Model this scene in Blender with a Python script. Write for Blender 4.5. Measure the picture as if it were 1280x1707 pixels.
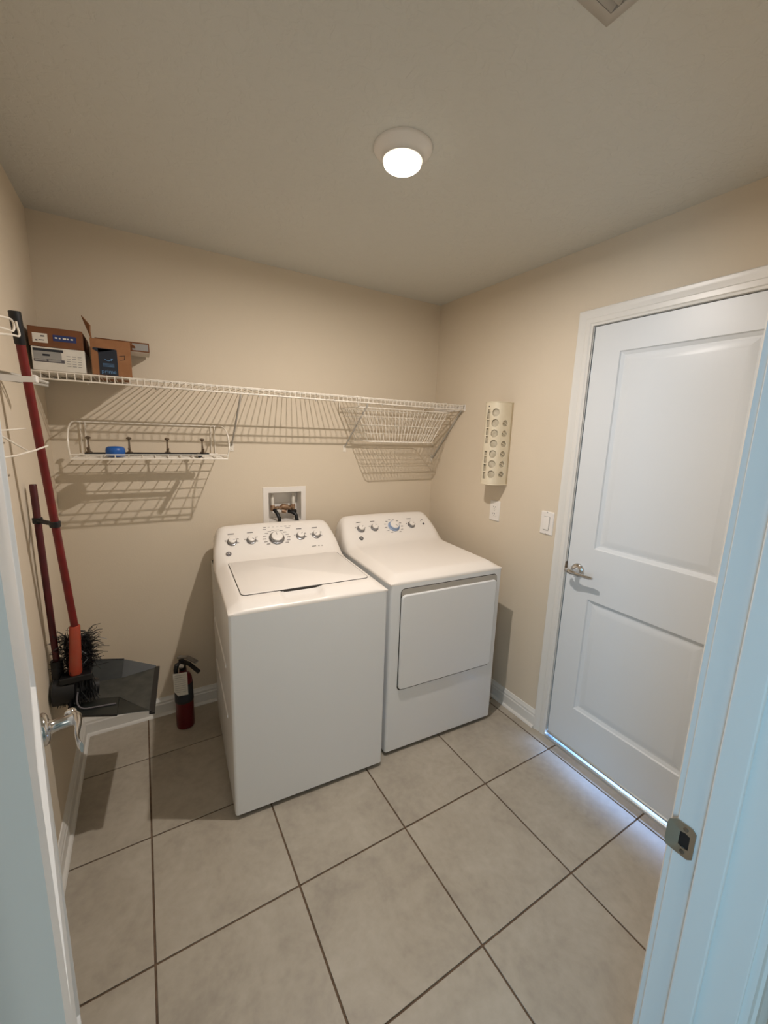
import bpy, bmesh, math, random
from mathutils import Vector, Matrix
random.seed(7)
S = bpy.context.scene
for o in list(bpy.data.objects): bpy.data.objects.remove(o)

# ------------------------------------------------------------------ camera
W, H = 2.104, 2.393            # room width (x from -W to 0) and height
YF, YH = -2.082, -2.198        # room face and hall face of the doorway wall
cam_d = bpy.data.cameras.new('camera'); cam = bpy.data.objects.new('camera', cam_d)
S.collection.objects.link(cam); S.camera = cam
cam_d.sensor_fit = 'HORIZONTAL'; cam_d.sensor_width = 36; cam_d.lens = 678.48/1280*36
cam_d.shift_y = -5.85/1280; cam_d.clip_start = .01
yaw, pitch, roll = .5377, -.183, .0338
fwd = Vector((math.sin(yaw)*math.cos(pitch), math.cos(yaw)*math.cos(pitch), math.sin(pitch)))
rt = Vector((math.cos(yaw), -math.sin(yaw), 0)); up = rt.cross(fwd)
r2 = rt*math.cos(roll)+up*math.sin(roll); u2 = r2.cross(fwd)
cam.matrix_world = Matrix(((r2.x, u2.x, -fwd.x, -1.7612), (r2.y, u2.y, -fwd.y, -2.3113), (r2.z, u2.z, -fwd.z, 1.5546), (0, 0, 0, 1)))

# ------------------------------------------------------------------ world, lights, exposure
wd = bpy.data.worlds.new('world'); S.world = wd; wd.use_nodes = True
wd.node_tree.nodes['Background'].inputs[0].default_value = (.55, .75, 1, 1)
wd.node_tree.nodes['Background'].inputs[1].default_value = .15
S.view_settings.view_transform = 'Standard'; S.view_settings.look = 'None'
S.view_settings.gamma = 1; S.view_settings.exposure = 0; S.view_settings.use_curve_mapping = False
def area(name, loc, target, sx, sy, power, col, shape='RECTANGLE'):
    l = bpy.data.lights.new(name, 'AREA'); l.shape = shape; l.size = sx; l.size_y = sy
    l.energy = power; l.color = col
    o = bpy.data.objects.new(name, l); S.collection.objects.link(o); o.location = loc
    o.rotation_euler = (Vector(target)-Vector(loc)).to_track_quat('-Z', 'Y').to_euler()
    return o
LX, LY, LZ = -1.03, -1.125, 2.338
area('ceiling_lamp_light', (LX, LY, LZ-.0015), (LX, LY, 0), .034, .034, 18.8, (1, .915, .85), 'DISK')
area('hall_daylight', (-3.5, -3.15, 1.4), (-1.0, -2.0, 1.0), .9, 1.7, 41, (.25, .62, 1))
area('hall_fill', (-1.7, -3.8, 1.5), (-1.2, -1.0, 1.0), 1.0, 1.6, 7.5, (1, .97, .88))  # added fill lamp for the ambient light of the hall
area('outdoor_daylight', (.45, -1.5, .085), (0, -1.5, .016), .9, .06, 60, (.28, .50, 1))

# ------------------------------------------------------------------ materials
def mat(name, col, rough=.5, metal=0, noise=None, bump=None, **kw):
    m = bpy.data.materials.new(name); m.use_nodes = True; nt = m.node_tree; b = nt.nodes['Principled BSDF']
    b.inputs['Base Color'].default_value = (*col, 1); b.inputs['Roughness'].default_value = rough
    b.inputs['Metallic'].default_value = metal
    for k, v in kw.items():
        b.inputs[k.replace('_', ' ')].default_value = v
    tc = nt.nodes.new('ShaderNodeTexCoord')
    if noise:                      # (scale, second colour, detail)
        sc, c2, det = noise
        n = nt.nodes.new('ShaderNodeTexNoise'); n.inputs['Scale'].default_value = sc; n.inputs['Detail'].default_value = det
        nt.links.new(tc.outputs['Object'], n.inputs['Vector'])
        r = nt.nodes.new('ShaderNodeValToRGB'); r.color_ramp.elements[0].position = .35; r.color_ramp.elements[1].position = .65
        r.color_ramp.elements[0].color = (*col, 1); r.color_ramp.elements[1].color = (*c2, 1)
        nt.links.new(n.outputs['Fac'], r.inputs['Fac']); nt.links.new(r.outputs['Color'], b.inputs['Base Color'])
    if bump:                       # (scale, strength, distance)
        n = nt.nodes.new('ShaderNodeTexNoise'); n.inputs['Scale'].default_value = bump[0]; n.inputs['Detail'].default_value = 3
        nt.links.new(tc.outputs['Object'], n.inputs['Vector'])
        p = nt.nodes.new('ShaderNodeBump'); p.inputs['Strength'].default_value = bump[1]; p.inputs['Distance'].default_value = bump[2]
        nt.links.new(n.outputs['Fac'], p.inputs['Height']); nt.links.new(p.outputs['Normal'], b.inputs['Normal'])
    return m
def lin(r, g, b): return tuple(((c/255)/12.92 if c/255 <= .04045 else ((c/255+.055)/1.055)**2.4) for c in (r, g, b))
M = {}
M['wall'] = mat('wall_paint', lin(219, 205, 183), .75, noise=(1.3, lin(216, 202, 180), 2), bump=(140, .25, .0015))
M['hallwall'] = mat('hall_paint', lin(200, 196, 186), .8, bump=(140, .2, .0015))
M['trim'] = mat('trim_paint', lin(226, 223, 216), .32, bump=(60, .03, .001))
M['door'] = mat('door_paint', lin(221, 224, 225), .36, bump=(90, .06, .001))
M['grout'] = mat('grout', lin(118, 97, 78), .95, noise=(60, lin(98, 80, 64), 3))
M['enamel'] = mat('white_enamel', lin(230, 231, 231), .22, bump=(30, .01, .001))
M['plasticw'] = mat('white_plastic', lin(236, 230, 222), .32, bump=(50, .01, .001))
M['wire'] = mat('white_wire_coating', lin(232, 224, 210), .35, bump=(80, .02, .0005))
M['steelgray'] = mat('gray_painted_steel', lin(176, 170, 160), .4, bump=(80, .02, .0005))
M['chrome'] = mat('chrome', lin(205, 205, 205), .12, 1, bump=(30, .02, .0005))
M['nickel'] = mat('satin_nickel', lin(178, 166, 148), .33, 1, bump=(200, .05, .0003))
M['black'] = mat('black_plastic', lin(15, 15, 17), .45, bump=(120, .05, .0005))
M['darkgap'] = mat('painted_gap_shade', lin(60, 56, 52), .9, bump=(100, .05, .0005))  # dark colour stands in for the shade inside narrow gaps
M['red'] = mat('red_painted_tube', lin(122, 24, 20), .35, noise=(14, lin(96, 16, 16), 2))
M['darkred'] = mat('dark_red_tube', lin(84, 16, 20), .4, noise=(14, lin(66, 12, 16), 2))
M['alu'] = mat('brushed_aluminium', lin(205, 210, 212), .3, 1, bump=(200, .08, .0004))
M['card'] = mat('cardboard', lin(150, 104, 68), .85, noise=(25, lin(140, 95, 60), 4), bump=(90, .1, .0005))
M['carddark'] = mat('dark_cardboard', lin(118, 74, 44), .85, noise=(25, lin(108, 68, 40), 4), bump=(90, .1, .0005))
M['paper'] = mat('white_paper_print', lin(222, 216, 204), .7, noise=(30, lin(214, 208, 196), 2))
M['ink'] = mat('dark_ink', lin(40, 42, 48), .7, bump=(90, .02, .0002))
M['bluepr'] = mat('blue_print', lin(36, 52, 104), .6, bump=(90, .02, .0002))
M['tape'] = mat('black_tape', lin(18, 24, 38), .35, bump=(90, .05, .0003))
M['tapetext'] = mat('tape_text_blue', lin(90, 130, 170), .6, bump=(90, .02, .0002))
M['greyprint'] = mat('grey_print', lin(150, 148, 144), .6, bump=(90, .02, .0002))
M['ink2'] = mat('soft_grey_print', lin(92, 88, 92), .6, bump=(90, .02, .0002))
M['blue'] = mat('blue_plastic', lin(28, 88, 165), .4, bump=(60, .03, .0004))
M['bronze'] = mat('aged_bronze', lin(128, 110, 90), .4, .4, noise=(40, lin(100, 86, 70), 3))
M['orange'] = mat('orange_red_plastic', lin(190, 70, 46), .2, noise=(10, lin(176, 84, 60), 2), Transmission_Weight=.25)
M['pan'] = mat('scuffed_black_plastic', lin(24, 28, 26), .5, noise=(18, lin(36, 40, 37), 5), bump=(60, .1, .0006))
M['panin'] = mat('dusty_dark_plastic', lin(50, 52, 49), .6, noise=(22, lin(68, 68, 63), 6), bump=(60, .1, .0006))
M['extred'] = mat('extinguisher_red', lin(92, 8, 16), .3, bump=(60, .02, .0004))
M['boxgrey'] = mat('grey_plastic', lin(186, 180, 168), .5, bump=(60, .02, .0004))
M['brass'] = mat('valve_brass', lin(172, 146, 118), .45, .4, noise=(60, lin(130, 96, 70), 3))
M['bag'] = mat('white_plastic_bags', lin(200, 190, 168), .5, noise=(30, lin(176, 165, 142), 4), bump=(40, .6, .004))
M['knobring'] = mat('knob_ring_silver', lin(150, 150, 152), .28, .9, bump=(80, .02, .0003))
M['cream'] = mat('cream_plastic', lin(226, 216, 192), .45, noise=(12, lin(220, 208, 182), 2))
M['dial'] = mat('pale_blue_ring', lin(150, 168, 196), .4, bump=(80, .02, .0003))
def mat_tile():
    m = bpy.data.materials.new('porcelain_tile'); m.use_nodes = True; nt = m.node_tree; b = nt.nodes['Principled BSDF']
    g = nt.nodes.new('ShaderNodeNewGeometry'); oi = nt.nodes.new('ShaderNodeObjectInfo')
    ad = nt.nodes.new('ShaderNodeVectorMath'); ad.operation = 'MULTIPLY_ADD'
    ad.inputs[1].default_value = (1, 1, 1)
    cb = nt.nodes.new('ShaderNodeCombineXYZ'); mu = nt.nodes.new('ShaderNodeMath'); mu.operation = 'MULTIPLY'; mu.inputs[1].default_value = 9
    nt.links.new(oi.outputs['Random'], mu.inputs[0]); nt.links.new(mu.outputs[0], cb.inputs[2])
    nt.links.new(g.outputs['Position'], ad.inputs[0]); nt.links.new(cb.outputs[0], ad.inputs[2])
    n1 = nt.nodes.new('ShaderNodeTexNoise'); n1.inputs['Scale'].default_value = 5; n1.inputs['Detail'].default_value = 6; n1.inputs['Roughness'].default_value = .65; n1.inputs['Distortion'].default_value = .6
    n2 = nt.nodes.new('ShaderNodeTexNoise'); n2.inputs['Scale'].default_value = 38; n2.inputs['Detail'].default_value = 4
    for n in (n1, n2): nt.links.new(ad.outputs[0], n.inputs['Vector'])
    r = nt.nodes.new('ShaderNodeValToRGB'); cr = r.color_ramp
    cr.elements[0].position = .3; cr.elements[0].color = (*lin(155, 146, 133), 1)
    cr.elements[1].position = .72; cr.elements[1].color = (*lin(185, 177, 163), 1)
    e = cr.elements.new(.5); e.color = (*lin(172, 163, 148), 1)
    mx = nt.nodes.new('ShaderNodeMix'); mx.data_type = 'FLOAT'; mx.inputs[0].default_value = .3
    nt.links.new(n1.outputs['Fac'], mx.inputs[2]); nt.links.new(n2.outputs['Fac'], mx.inputs[3])
    nt.links.new(mx.outputs[0], r.inputs['Fac']); nt.links.new(r.outputs['Color'], b.inputs['Base Color'])
    b.inputs['Roughness'].default_value = .42
    bp = nt.nodes.new('ShaderNodeBump'); bp.inputs['Strength'].default_value = .12; bp.inputs['Distance'].default_value = .001
    nt.links.new(n2.outputs['Fac'], bp.inputs['Height']); nt.links.new(bp.outputs['Normal'], b.inputs['Normal'])
    return m
M['tile'] = mat_tile()
def mat_ceiling():                 # knockdown texture: flattened patches
    m = mat('ceiling_paint', lin(207, 205, 196), .85); nt = m.node_tree; b = nt.nodes['Principled BSDF']
    tc = nt.nodes.new('ShaderNodeTexCoord')
    n = nt.nodes.new('ShaderNodeTexNoise'); n.inputs['Scale'].default_value = 26; n.inputs['Detail'].default_value = 4; n.inputs['Distortion'].default_value = 1.2
    nt.links.new(tc.outputs['Object'], n.inputs['Vector'])
    r = nt.nodes.new('ShaderNodeValToRGB'); r.color_ramp.elements[0].position = .46; r.color_ramp.elements[1].position = .56
    nt.links.new(n.outputs['Fac'], r.inputs['Fac'])
    p = nt.nodes.new('ShaderNodeBump'); p.inputs['Strength'].default_value = .38; p.inputs['Distance'].default_value = .0025
    nt.links.new(r.outputs['Color'], p.inputs['Height']); nt.links.new(p.outputs['Normal'], b.inputs['Normal'])
    return m
M['ceiling'] = mat_ceiling()
def mat_emit(name, col, st):
    m = bpy.data.materials.new(name); m.use_nodes = True; b = m.node_tree.nodes['Principled BSDF']
    b.inputs['Base Color'].default_value = (*col, 1); b.inputs['Emission Color'].default_value = (*col, 1); b.inputs['Emission Strength'].default_value = st
    return m
M['lampface'] = mat_emit('glowing_lamp_diffuser', (1, .93, .80), 3)

# ------------------------------------------------------------------ helpers
ORG = {}
class MB:
    def __init__(s): s.bm = bmesh.new()
    def face(s, pts):
        return s.bm.faces.new([s.bm.verts.new(p) for p in pts])
    def box(s, x0, x1, y0, y1, z0, z1, T=None):
        P = [Vector((x, y, z)) for z in (z0, z1) for y in (y0, y1) for x in (x0, x1)]
        if T: P = [T(p) for p in P]
        v = [s.bm.verts.new(p) for p in P]
        for f in ((0, 2, 3, 1), (4, 5, 7, 6), (0, 1, 5, 4), (2, 6, 7, 3), (0, 4, 6, 2), (1, 3, 7, 5)): s.bm.faces.new([v[i] for i in f])
        return s
    def prism(s, pts, d, cap=True):            # pts: 3D polygon, d: extrusion vector
        d = Vector(d); a = [s.bm.verts.new(Vector(p)) for p in pts]; b = [s.bm.verts.new(Vector(p)+d) for p in pts]; n = len(pts)
        for i in range(n): s.bm.faces.new((a[i], a[(i+1) % n], b[(i+1) % n], b[i]))
        if cap: s.bm.faces.new(a[::-1]); s.bm.faces.new(b)
        return s
    def rings(s, R, closed=True, cap0=True, cap1=True, loop=False):
        V = [[s.bm.verts.new(p) for p in r] for r in R]; n = len(V[0]); m = len(V)
        for k in range(m if loop else m-1):
            A, B = V[k], V[(k+1) % m]
            for i in range(n if closed else n-1):
                s.bm.faces.new((A[i], A[(i+1) % n], B[(i+1) % n], B[i]))
        if not loop and closed:
            if cap0: s.bm.faces.new(V[0][::-1])
            if cap1: s.bm.faces.new(V[-1])
        return s
    def tube(s, pts, r, seg=8, loop=False):
        pts = [Vector(p) for p in pts]; n = len(pts); R = []; ref = None
        for i, p in enumerate(pts):
            if loop: t = (pts[(i+1) % n]-pts[i-1])
            else: t = pts[min(i+1, n-1)]-pts[max(i-1, 0)]
            t.normalize()
            if ref is None: ref = Vector((0, 0, 1)) if abs(t.z) < .9 else Vector((1, 0, 0))
            a = ref-t*ref.dot(t)
            if a.length < 1e-4: a = t.orthogonal()
            a.normalize(); b = t.cross(a); ref = a
            rr = r[i] if isinstance(r, (list, tuple)) else r
            R.append([p+(a*math.cos(q)+b*math.sin(q))*rr for q in (2*math.pi*k/seg for k in range(seg))])
        return s.rings(R, loop=loop)
    def lathe(s, prof, c, ax=(0, 0, 1), seg=24):   # prof: (radius, height) list
        ax = Vector(ax).normalized(); a = ax.orthogonal().normalized(); b = ax.cross(a); c = Vector(c)
        R = [[c+ax*h+(a*math.cos(q)+b*math.sin(q))*max(r, 1e-5) for q in (2*math.pi*k/seg for k in range(seg))] for r, h in prof]
        return s.rings(R)
    def build(s, name, m, parent=None, bevel=0, segs=2, ang=40, org=None, label=None, kind=None, smooth=True):
        bm = s.bm; bmesh.ops.recalc_face_normals(bm, faces=bm.faces)
        me = bpy.data.meshes.new(name)
        o = bpy.data.objects.new(name, me); S.collection.objects.link(o)
        og = Vector(ORG[parent.name]) if parent else Vector(org or (0, 0, 0))
        bmesh.ops.translate(bm, verts=bm.verts, vec=-og); bm.to_mesh(me); bm.free()
        ORG[o.name] = og[:]
        if parent: o.parent = parent
        else: o.location = og
        me.materials.append(M[m] if isinstance(m, str) else m)
        if smooth:
            me.polygons.foreach_set('use_smooth', [True]*len(me.polygons)); me.set_sharp_from_angle(angle=math.radians(ang))
        if bevel:
            b = o.modifiers.new('bevel', 'BEVEL'); b.width = bevel; b.segments = segs; b.limit_method = 'ANGLE'; b.angle_limit = math.radians(30); b.harden_normals = True
        if label: o['label'] = label
        if kind: o['kind'] = kind
        return o
def thing(name, label, cat, loc, rz=0, group=None):
    o = bpy.data.objects.new(name, None); S.collection.objects.link(o); o.location = loc; o.rotation_euler.z = rz
    o.empty_display_size = .05
    o['label'] = label; o['category'] = cat
    if group: o['group'] = group
    ORG[o.name] = tuple(loc) if rz == 0 else (0, 0, 0)   # rotated things take local coordinates
    return o
def tag(o, label, cat, group=None):
    o['label'] = label; o['category'] = cat
    if group: o['group'] = group
    return o
def struct(mb, name, m, label=None, **kw):
    o = mb.build(name, m, None, kind='structure', **kw)
    if label: o['label'] = label
    return o
def text_mb(txt, size, T, depth=.0004):         # flat lettering turned to mesh, T maps (x, y, z) local to world
    c = bpy.data.curves.new('t', 'FONT'); c.body = txt; c.size = size; c.align_x = 'CENTER'; c.align_y = 'CENTER'; c.extrude = depth; c.resolution_u = 3
    o = bpy.data.objects.new('t', c); S.collection.objects.link(o)
    dg = bpy.context.evaluated_depsgraph_get(); me = bpy.data.meshes.new_from_object(o.evaluated_get(dg))
    mb = MB(); mb.bm.from_mesh(me)
    for v in mb.bm.verts: v.co = T(v.co)
    bpy.data.objects.remove(o); bpy.data.curves.remove(c); bpy.data.meshes.remove(me)
    return mb
def arc(p0, p1, p2, n=8):                        # quadratic bezier
    p0, p1, p2 = Vector(p0), Vector(p1), Vector(p2)
    return [(1-t)**2*p0+2*t*(1-t)*p1+t*t*p2 for t in (i/n for i in range(n+1))]

# ------------------------------------------------------------------ room shell
TH = .12
b = MB(); b.box(-3.6, .5, -3.9, .12, -.08, -.004)
floor = struct(b, 'floor', 'grout', 'beige porcelain tile floor with dark brown grout')
L, SX, SY, G = .438, -.0712, -1.1956, .0055
def tile_mesh(nx, ny):
    b = MB(); b.box(-nx/2, nx/2, -ny/2, ny/2, -.0042, 0)
    return b
cache = {}
xs = [.12]+[SX-k*L for k in range(0, 9)]
ys = [.1]+[SY+k*L for k in (2, 1, 0, -1, -2, -3, -4, -5, -6)]
for i in range(len(xs)-1):
    for j in range(len(ys)-1):
        x1, x0, y1, y0 = xs[i]-G/2, xs[i+1]+G/2, ys[j]-G/2, ys[j+1]+G/2
        if i == 0: x1 = 0
        if j == 0: y1 = 0
        if y0 > YF-.05: x0 = max(x0, -W)
        if x1 < -W and y0 > YH-.2: continue
        if x1-x0 < .01: continue
        key = (round(x1-x0, 3), round(y1-y0, 3))
        if key not in cache:
            o = tile_mesh(*key).build('tile', 'tile', floor, bevel=.0012, segs=1); cache[key] = o
        else:
            o = cache[key].copy(); S.collection.objects.link(o)
        o.location = ((x0+x1)/2, (y0+y1)/2, random.uniform(-.0003, .0003))
DY0, DY1, DZ = -1.1275, -1.862, 2.045            # closed door opening
JL, JR = -1.857, -1.05                           # doorway jamb faces
b = MB(); b.box(-W-TH, TH, 0, .1, -.08, 1.005); b.box(-W-TH, -1.172, 0, .1, 1.005, 1.215); b.box(-.945, TH, 0, .1, 1.005, 1.215); b.box(-W-TH, TH, 0, .1, 1.215, H+.05)
struct(b, 'wall_back', 'wall', 'warm beige back wall behind the machines')
b = MB(); b.box(0, TH, DY0+.02, .1, -.08, H+.05); b.box(0, TH, -3.9, DY1-.02, -.08, H+.05); b.box(0, TH, DY1-.02, DY0+.02, DZ+.02, H+.05)
struct(b, 'wall_right', 'wall', 'warm beige right wall around the closed door')
b = MB(); b.box(-W-TH, -W, YH, .1, -.08, H+.05)
struct(b, 'wall_left', 'wall', 'warm beige left wall behind the broom')
OZ = 2.05
b = MB(); b.box(JR+.018, 0, YH, YF, -.08, H+.05); b.box(-3.6, JL-.018, YH, YF, -.08, H+.05); b.box(JL-.018, JR+.018, YH, YF, OZ+.018, H+.05)
struct(b, 'wall_front', 'wall', 'wall with the open doorway the room is seen through')
b = MB(); b.box(-3.6, .5, -3.9, .12, H, H+.1)
struct(b, 'ceiling', 'ceiling', 'knockdown textured ceiling')
b = MB(); b.box(-3.72, -3.6, -3.9, YF, -.08, H+.05); b.box(-3.72, .5, -4.0, -3.9, -.08, H+.05)
struct(b, 'wall_hall', 'hallwall', 'plain hall wall outside the doorway')
b = MB(); b.box(.5, .6, -2.3, -.6, -.08, H+.05); b.box(TH, .6, -2.35, -2.25, -.08, H+.05); b.box(TH, .6, -.7, -.6, -.08, H+.05)  # unseen enclosure added so that no world light leaks in
struct(b, 'wall_light_blocker', 'hallwall', 'plain unseen wall added beyond the closed door to keep stray light out')

# baseboards: profile (offset from wall, z)
PROF = [(0, 0), (.014, 0), (.014, .062), (.011, .068), (.011, .078), (.006, .088), (.004, .096), (0, .098)]
def base(name, p0, p1, n, label):
    p0, p1, n = Vector(p0), Vector(p1), Vector(n)
    b = MB(); b.rings([[p+n*d+Vector((0, 0, z)) for d, z in PROF] for p in (p0, p1)])
    q = MB()                                      # quarter-round shoe along its foot
    sh = [(.014, 0), (.026, 0), (.0245, .007), (.02, .0115), (.014, .013)]
    o = struct(b, name, 'trim', label, ang=25)
    q.rings([[p+n*d+Vector((0, 0, z)) for d, z in sh] for p in (p0, p1)])
    q.build('shoe_moulding', 'trim', o, ang=60)
base('baseboard_back', (-W, 0, 0), (0, 0, 0), (0, -1, 0), 'white baseboard along the back wall')
base('baseboard_left', (-W, YF, 0), (-W, 0, 0), (1, 0, 0), 'white baseboard along the left wall')
base('baseboard_right', (0, DY0+.075, 0), (0, 0, 0), (-1, 0, 0), 'white baseboard beside the closed door')
base('baseboard_front', (0, YF, 0), (JR+.07, YF, 0), (0, 1, 0), 'white baseboard beside the doorway')

# casing: profile (across from opening edge, projection from wall)
CP = [(0, 0), (0, .009), (.008, .011), (.012, .0145), (.030, .0145), (.034, .012), (.050, .016), (.058, .0185), (.066, .0185), (.070, .014), (.070, 0)]
def casing(name, o, ax, n, w, h, label, z0=0):
    """frame round an opening: o = bottom corner, ax = direction across, n = into room"""
    o, ax, n = Vector(o), Vector(ax), Vector(n); Z = Vector((0, 0, 1)); b = MB()
    R = []
    for k, (cx, cz, dx, dz) in enumerate(((0, 0, -1, 0), (0, h, -1, 1), (w, h, 1, 1), (w, 0, 1, 0))):
        R.append([o+ax*(cx+dx*a)+Z*(cz+dz*a)+n*p for a, p in CP])
    V = [[b.bm.verts.new(p) for p in r] for r in R]; m = len(CP)
    for A, B in zip(V, V[1:]):
        for i in range(m): b.bm.faces.new((A[i], A[(i+1) % m], B[(i+1) % m], B[i]))
    b.bm.faces.new(V[0]); b.bm.faces.new(V[-1][::-1])
    return struct(b, name, 'trim', label, ang=20)
casing('trim_1', (0, DY0+.005, 0), (0, -1, 0), (-1, 0, 0), DY0-DY1+.010, DZ+.005, 'white moulded casing around the closed door')
casing('trim_2', (JL-.006, YF, 0), (1, 0, 0), (0, 1, 0), JR-JL+.012, OZ+.006, 'white casing of the doorway, room side')
casing('trim_3', (JL-.006, YH, 0), (1, 0, 0), (0, -1, 0), JR-JL+.012, OZ+.006, 'white casing of the doorway, hall side')
# doorway jamb with stop
b = MB()
b.box(JR, JR+.018, YH, YF, 0, OZ+.018); b.box(JL-.018, JL, YH, YF, 0, OZ+.018); b.box(JL, JR, YH, YF, OZ, OZ+.018)
j = struct(b, 'trim_4', 'trim', 'white painted jamb of the open doorway', bevel=.002)
b = MB(); b.box(JR-.011, JR, -2.153, -2.118, 0, OZ); b.box(JL, JL+.011, -2.153, -2.118, 0, OZ); b.box(JL+.011, JR-.011, -2.153, -2.118, OZ-.011, OZ)
b.build('door_stop', 'trim', j, bevel=.003)
# jamb of the closed door
b = MB(); b.box(0, TH, DY0+.003, DY0+.02, 0, DZ+.02); b.box(0, TH, DY1-.02, DY1-.003, 0, DZ+.02); b.box(0, TH, DY1, DY0, DZ+.004, DZ+.02)
j5 = struct(b, 'trim_5', 'trim', 'white jamb around the closed door', bevel=.001)
b = MB(); b.box(.038, .07, DY0-.01, DY0+.003, 0, DZ+.004); b.box(.038, .07, DY1-.003, DY1+.01, 0, DZ+.004); b.box(.038, .07, DY1, DY0, DZ-.008, DZ+.004)
b.build('door_stop', 'trim', j5, bevel=.001)
b = MB(); b.prism([(-.018, DY0, 0), (-.015, DY0, .008), (-.006, DY0, .0115), (.10, DY0, .0115), (.12, DY0, 0)], (0, DY1-DY0, 0))
struct(b, 'trim_6', 'alu', 'thin aluminium threshold under the closed door', ang=20)

def panel_door(name, label, T, w, z0, z1, t, stile, panels, both=True):
    """T maps (u across, n outward from the front face, z) to world"""
    b = MB()
    us = [0, stile, w-stile, w]
    zc = [z0]
    for a, c in panels: zc += [a, c]
    zc.append(z1)
    holes = {(1, 2*k+1) for k in range(len(panels))}
    for side, n0 in ((1, 0), (-1, -t)):
        for i in range(3):
            for k in range(len(zc)-1):
                if (i, k) in holes: continue
                b.face([T(us[i], n0, zc[k]), T(us[i+1], n0, zc[k]), T(us[i+1], n0, zc[k+1]), T(us[i], n0, zc[k+1])])
    b.face([T(0, 0, z0), T(0, -t, z0), T(0, -t, z1), T(0, 0, z1)]); b.face([T(w, 0, z0), T(w, -t, z0), T(w, -t, z1), T(w, 0, z1)])
    b.face([T(0, 0, z0), T(w, 0, z0), T(w, -t, z0), T(0, -t, z0)]); b.face([T(0, 0, z1), T(w, 0, z1), T(w, -t, z1), T(0, -t, z1)])
    bmesh.ops.remove_doubles(b.bm, verts=b.bm.verts, dist=1e-5)
    o = struct(b, name, 'door', label)
    for a, c in panels:
        b = MB()
        for side, n0 in ((1, 0), (-1, -t)):
            rs = []
            for ins, dep in ((0, 0), (.004, .006), (.017, .0118), (.023, .0118), (.048, .0062), (.052, .006)):
                d = n0-side*dep
                rs.append([T(stile+ins, d, a+ins), T(w-stile-ins, d, a+ins), T(w-stile-ins, d, c-ins), T(stile+ins, d, c-ins)])
            b.rings(rs, cap0=False)
        b.build('panel', 'door', o, ang=12)
    return o
d1 = panel_door('door_1', 'closed white two-panel door in the right wall', lambda u, n, z: Vector((-n, DY0-.003-u, z)), DY0-DY1-.006, .0235, DZ, .035, .122, [(.245, .818), (1.062, 1.928)])
b = MB(); b.rings([[Vector((x, y, z)) for x, z in ((-.0005, .024), (-.006, .025), (-.007, .033), (-.0005, .036))] for y in (DY0-.003, DY1+.003)])
b.build('door_sweep', 'alu', d1, label='thin silver strip along the foot of the door')
A = Vector((-1.818, -2.080, 0)); B = Vector((-1.988, -1.265, 0)); e = (B-A).normalized(); nn = Vector((e.y, -e.x, 0))
d2 = panel_door('door_2', 'white two-panel door standing open at the left edge of the photo', lambda u, n, z: A+e*u+nn*n+Vector((0, 0, z)), (B-A).length, .010, 2.04, .035, .125, [(.245, .818), (1.062, 1.928)])
for z in (.25, 1.05, 1.85):
    b = MB(); b.box(-.001, .0, -.033, -.004, z-.045, z+.045, lambda p: A+e*(p.x)+nn*p.y+Vector((0, 0, p.z)))
    c = Vector((JL+.002, YF+.006, z)); b.lathe([(.006, -.045), (.006, .045)], c)
    b.build('hinge', 'nickel', d2)
def lever(parent, c, n, d, m='chrome', flat=False):
    c, n, d = Vector(c), Vector(n), Vector(d)
    b = MB(); b.lathe([(.033, 0), (.033, .004), (.030, .009), (.024, .012), (.016, .013), (.013, .018), (.012, .03), (.0115, .046), (.0125, .052)], c, n, 32)
    o = b.build('door_handle', m, parent)
    b = MB()
    p = [c+n*.052-d*.020, c+n*.056-d*.012, c+n*.058, c+n*.057+d*.03, c+n*.052+d*.06-Vector((0, 0, .003)), c+n*.052+d*.09-Vector((0, 0, .002)), c+n*.055+d*.108+Vector((0, 0, .001))]
    if flat:
        hh = Vector((0, 0, 1)); rr = []
        for q, (a_, k_) in zip(p, ((.007, .006), (.011, .009), (.012, .010), (.011, .006), (.012, .004), (.013, .0035), (.012, .003))):
            rr.append([q+hh*a_*math.cos(w_)+n*k_*math.sin(w_) for w_ in (2*math.pi*i_/14 for i_ in range(14))])
        b.rings(rr)
    else: b.tube(p, [.006, .011, .0125, .009, .0075, .008, .005], 14)
    b.build('lever', m, o)
    b = MB(); b.lathe([(.0001, -.0115), (.006, -.010), (.010, -.005), (.0115, 0), (.010, .005), (.006, .010), (.0001, .0115)], c+n*.050-d*.026, n, 14)
    b.build('lever_end', m, o)
lever(d1, (0, -1.188, .942), (-1, 0, 0), (0, -1, 0))
b = MB(); b.box(-.006, .002, DY0-.001, DY0+.004, .915, .968); b.lathe([(.004, -.024), (.006, 0), (.004, .024)], (-.005, DY0+.001, .942))
b.build('strike_lip', 'bronze', d1, label='dark latch lip at the door edge')
hc = A+e*((B-A).length-.062)+Vector((0, 0, .93))
lever(d2, hc, nn, -e, flat=True)
b = MB()                                          # strike plate, with the latch hole
P = [(-2.110, .905), (-2.104, .899), (-2.082, .899), (-2.074, .904), (-2.072, .912), (-2.072, .944), (-2.074, .952), (-2.082, .957), (-2.104, .957), (-2.110, .951)]
hole = [(-2.103, .916), (-2.089, .916), (-2.089, .940), (-2.103, .940)]
ang_ = lambda c: math.atan2(c[1]-.928, c[0]+2.096)
inner = [(-2.103+.0, .916+.0), (-2.096, .914), (-2.089, .916), (-2.089, .922), (-2.089, .928), (-2.089, .934), (-2.089, .940), (-2.096, .942), (-2.103, .940), (-2.103, .928)]
xo = lambda y: JR-.0022-(.005 if y > -2.078 else 0)
for side in (0, .0016):
    for i in range(10):
        k = (i+1) % 10
        q = [P[i], P[k], inner[k], inner[i]]
        b.face([(xo(y)+side, y, z) for y, z in q])
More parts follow.
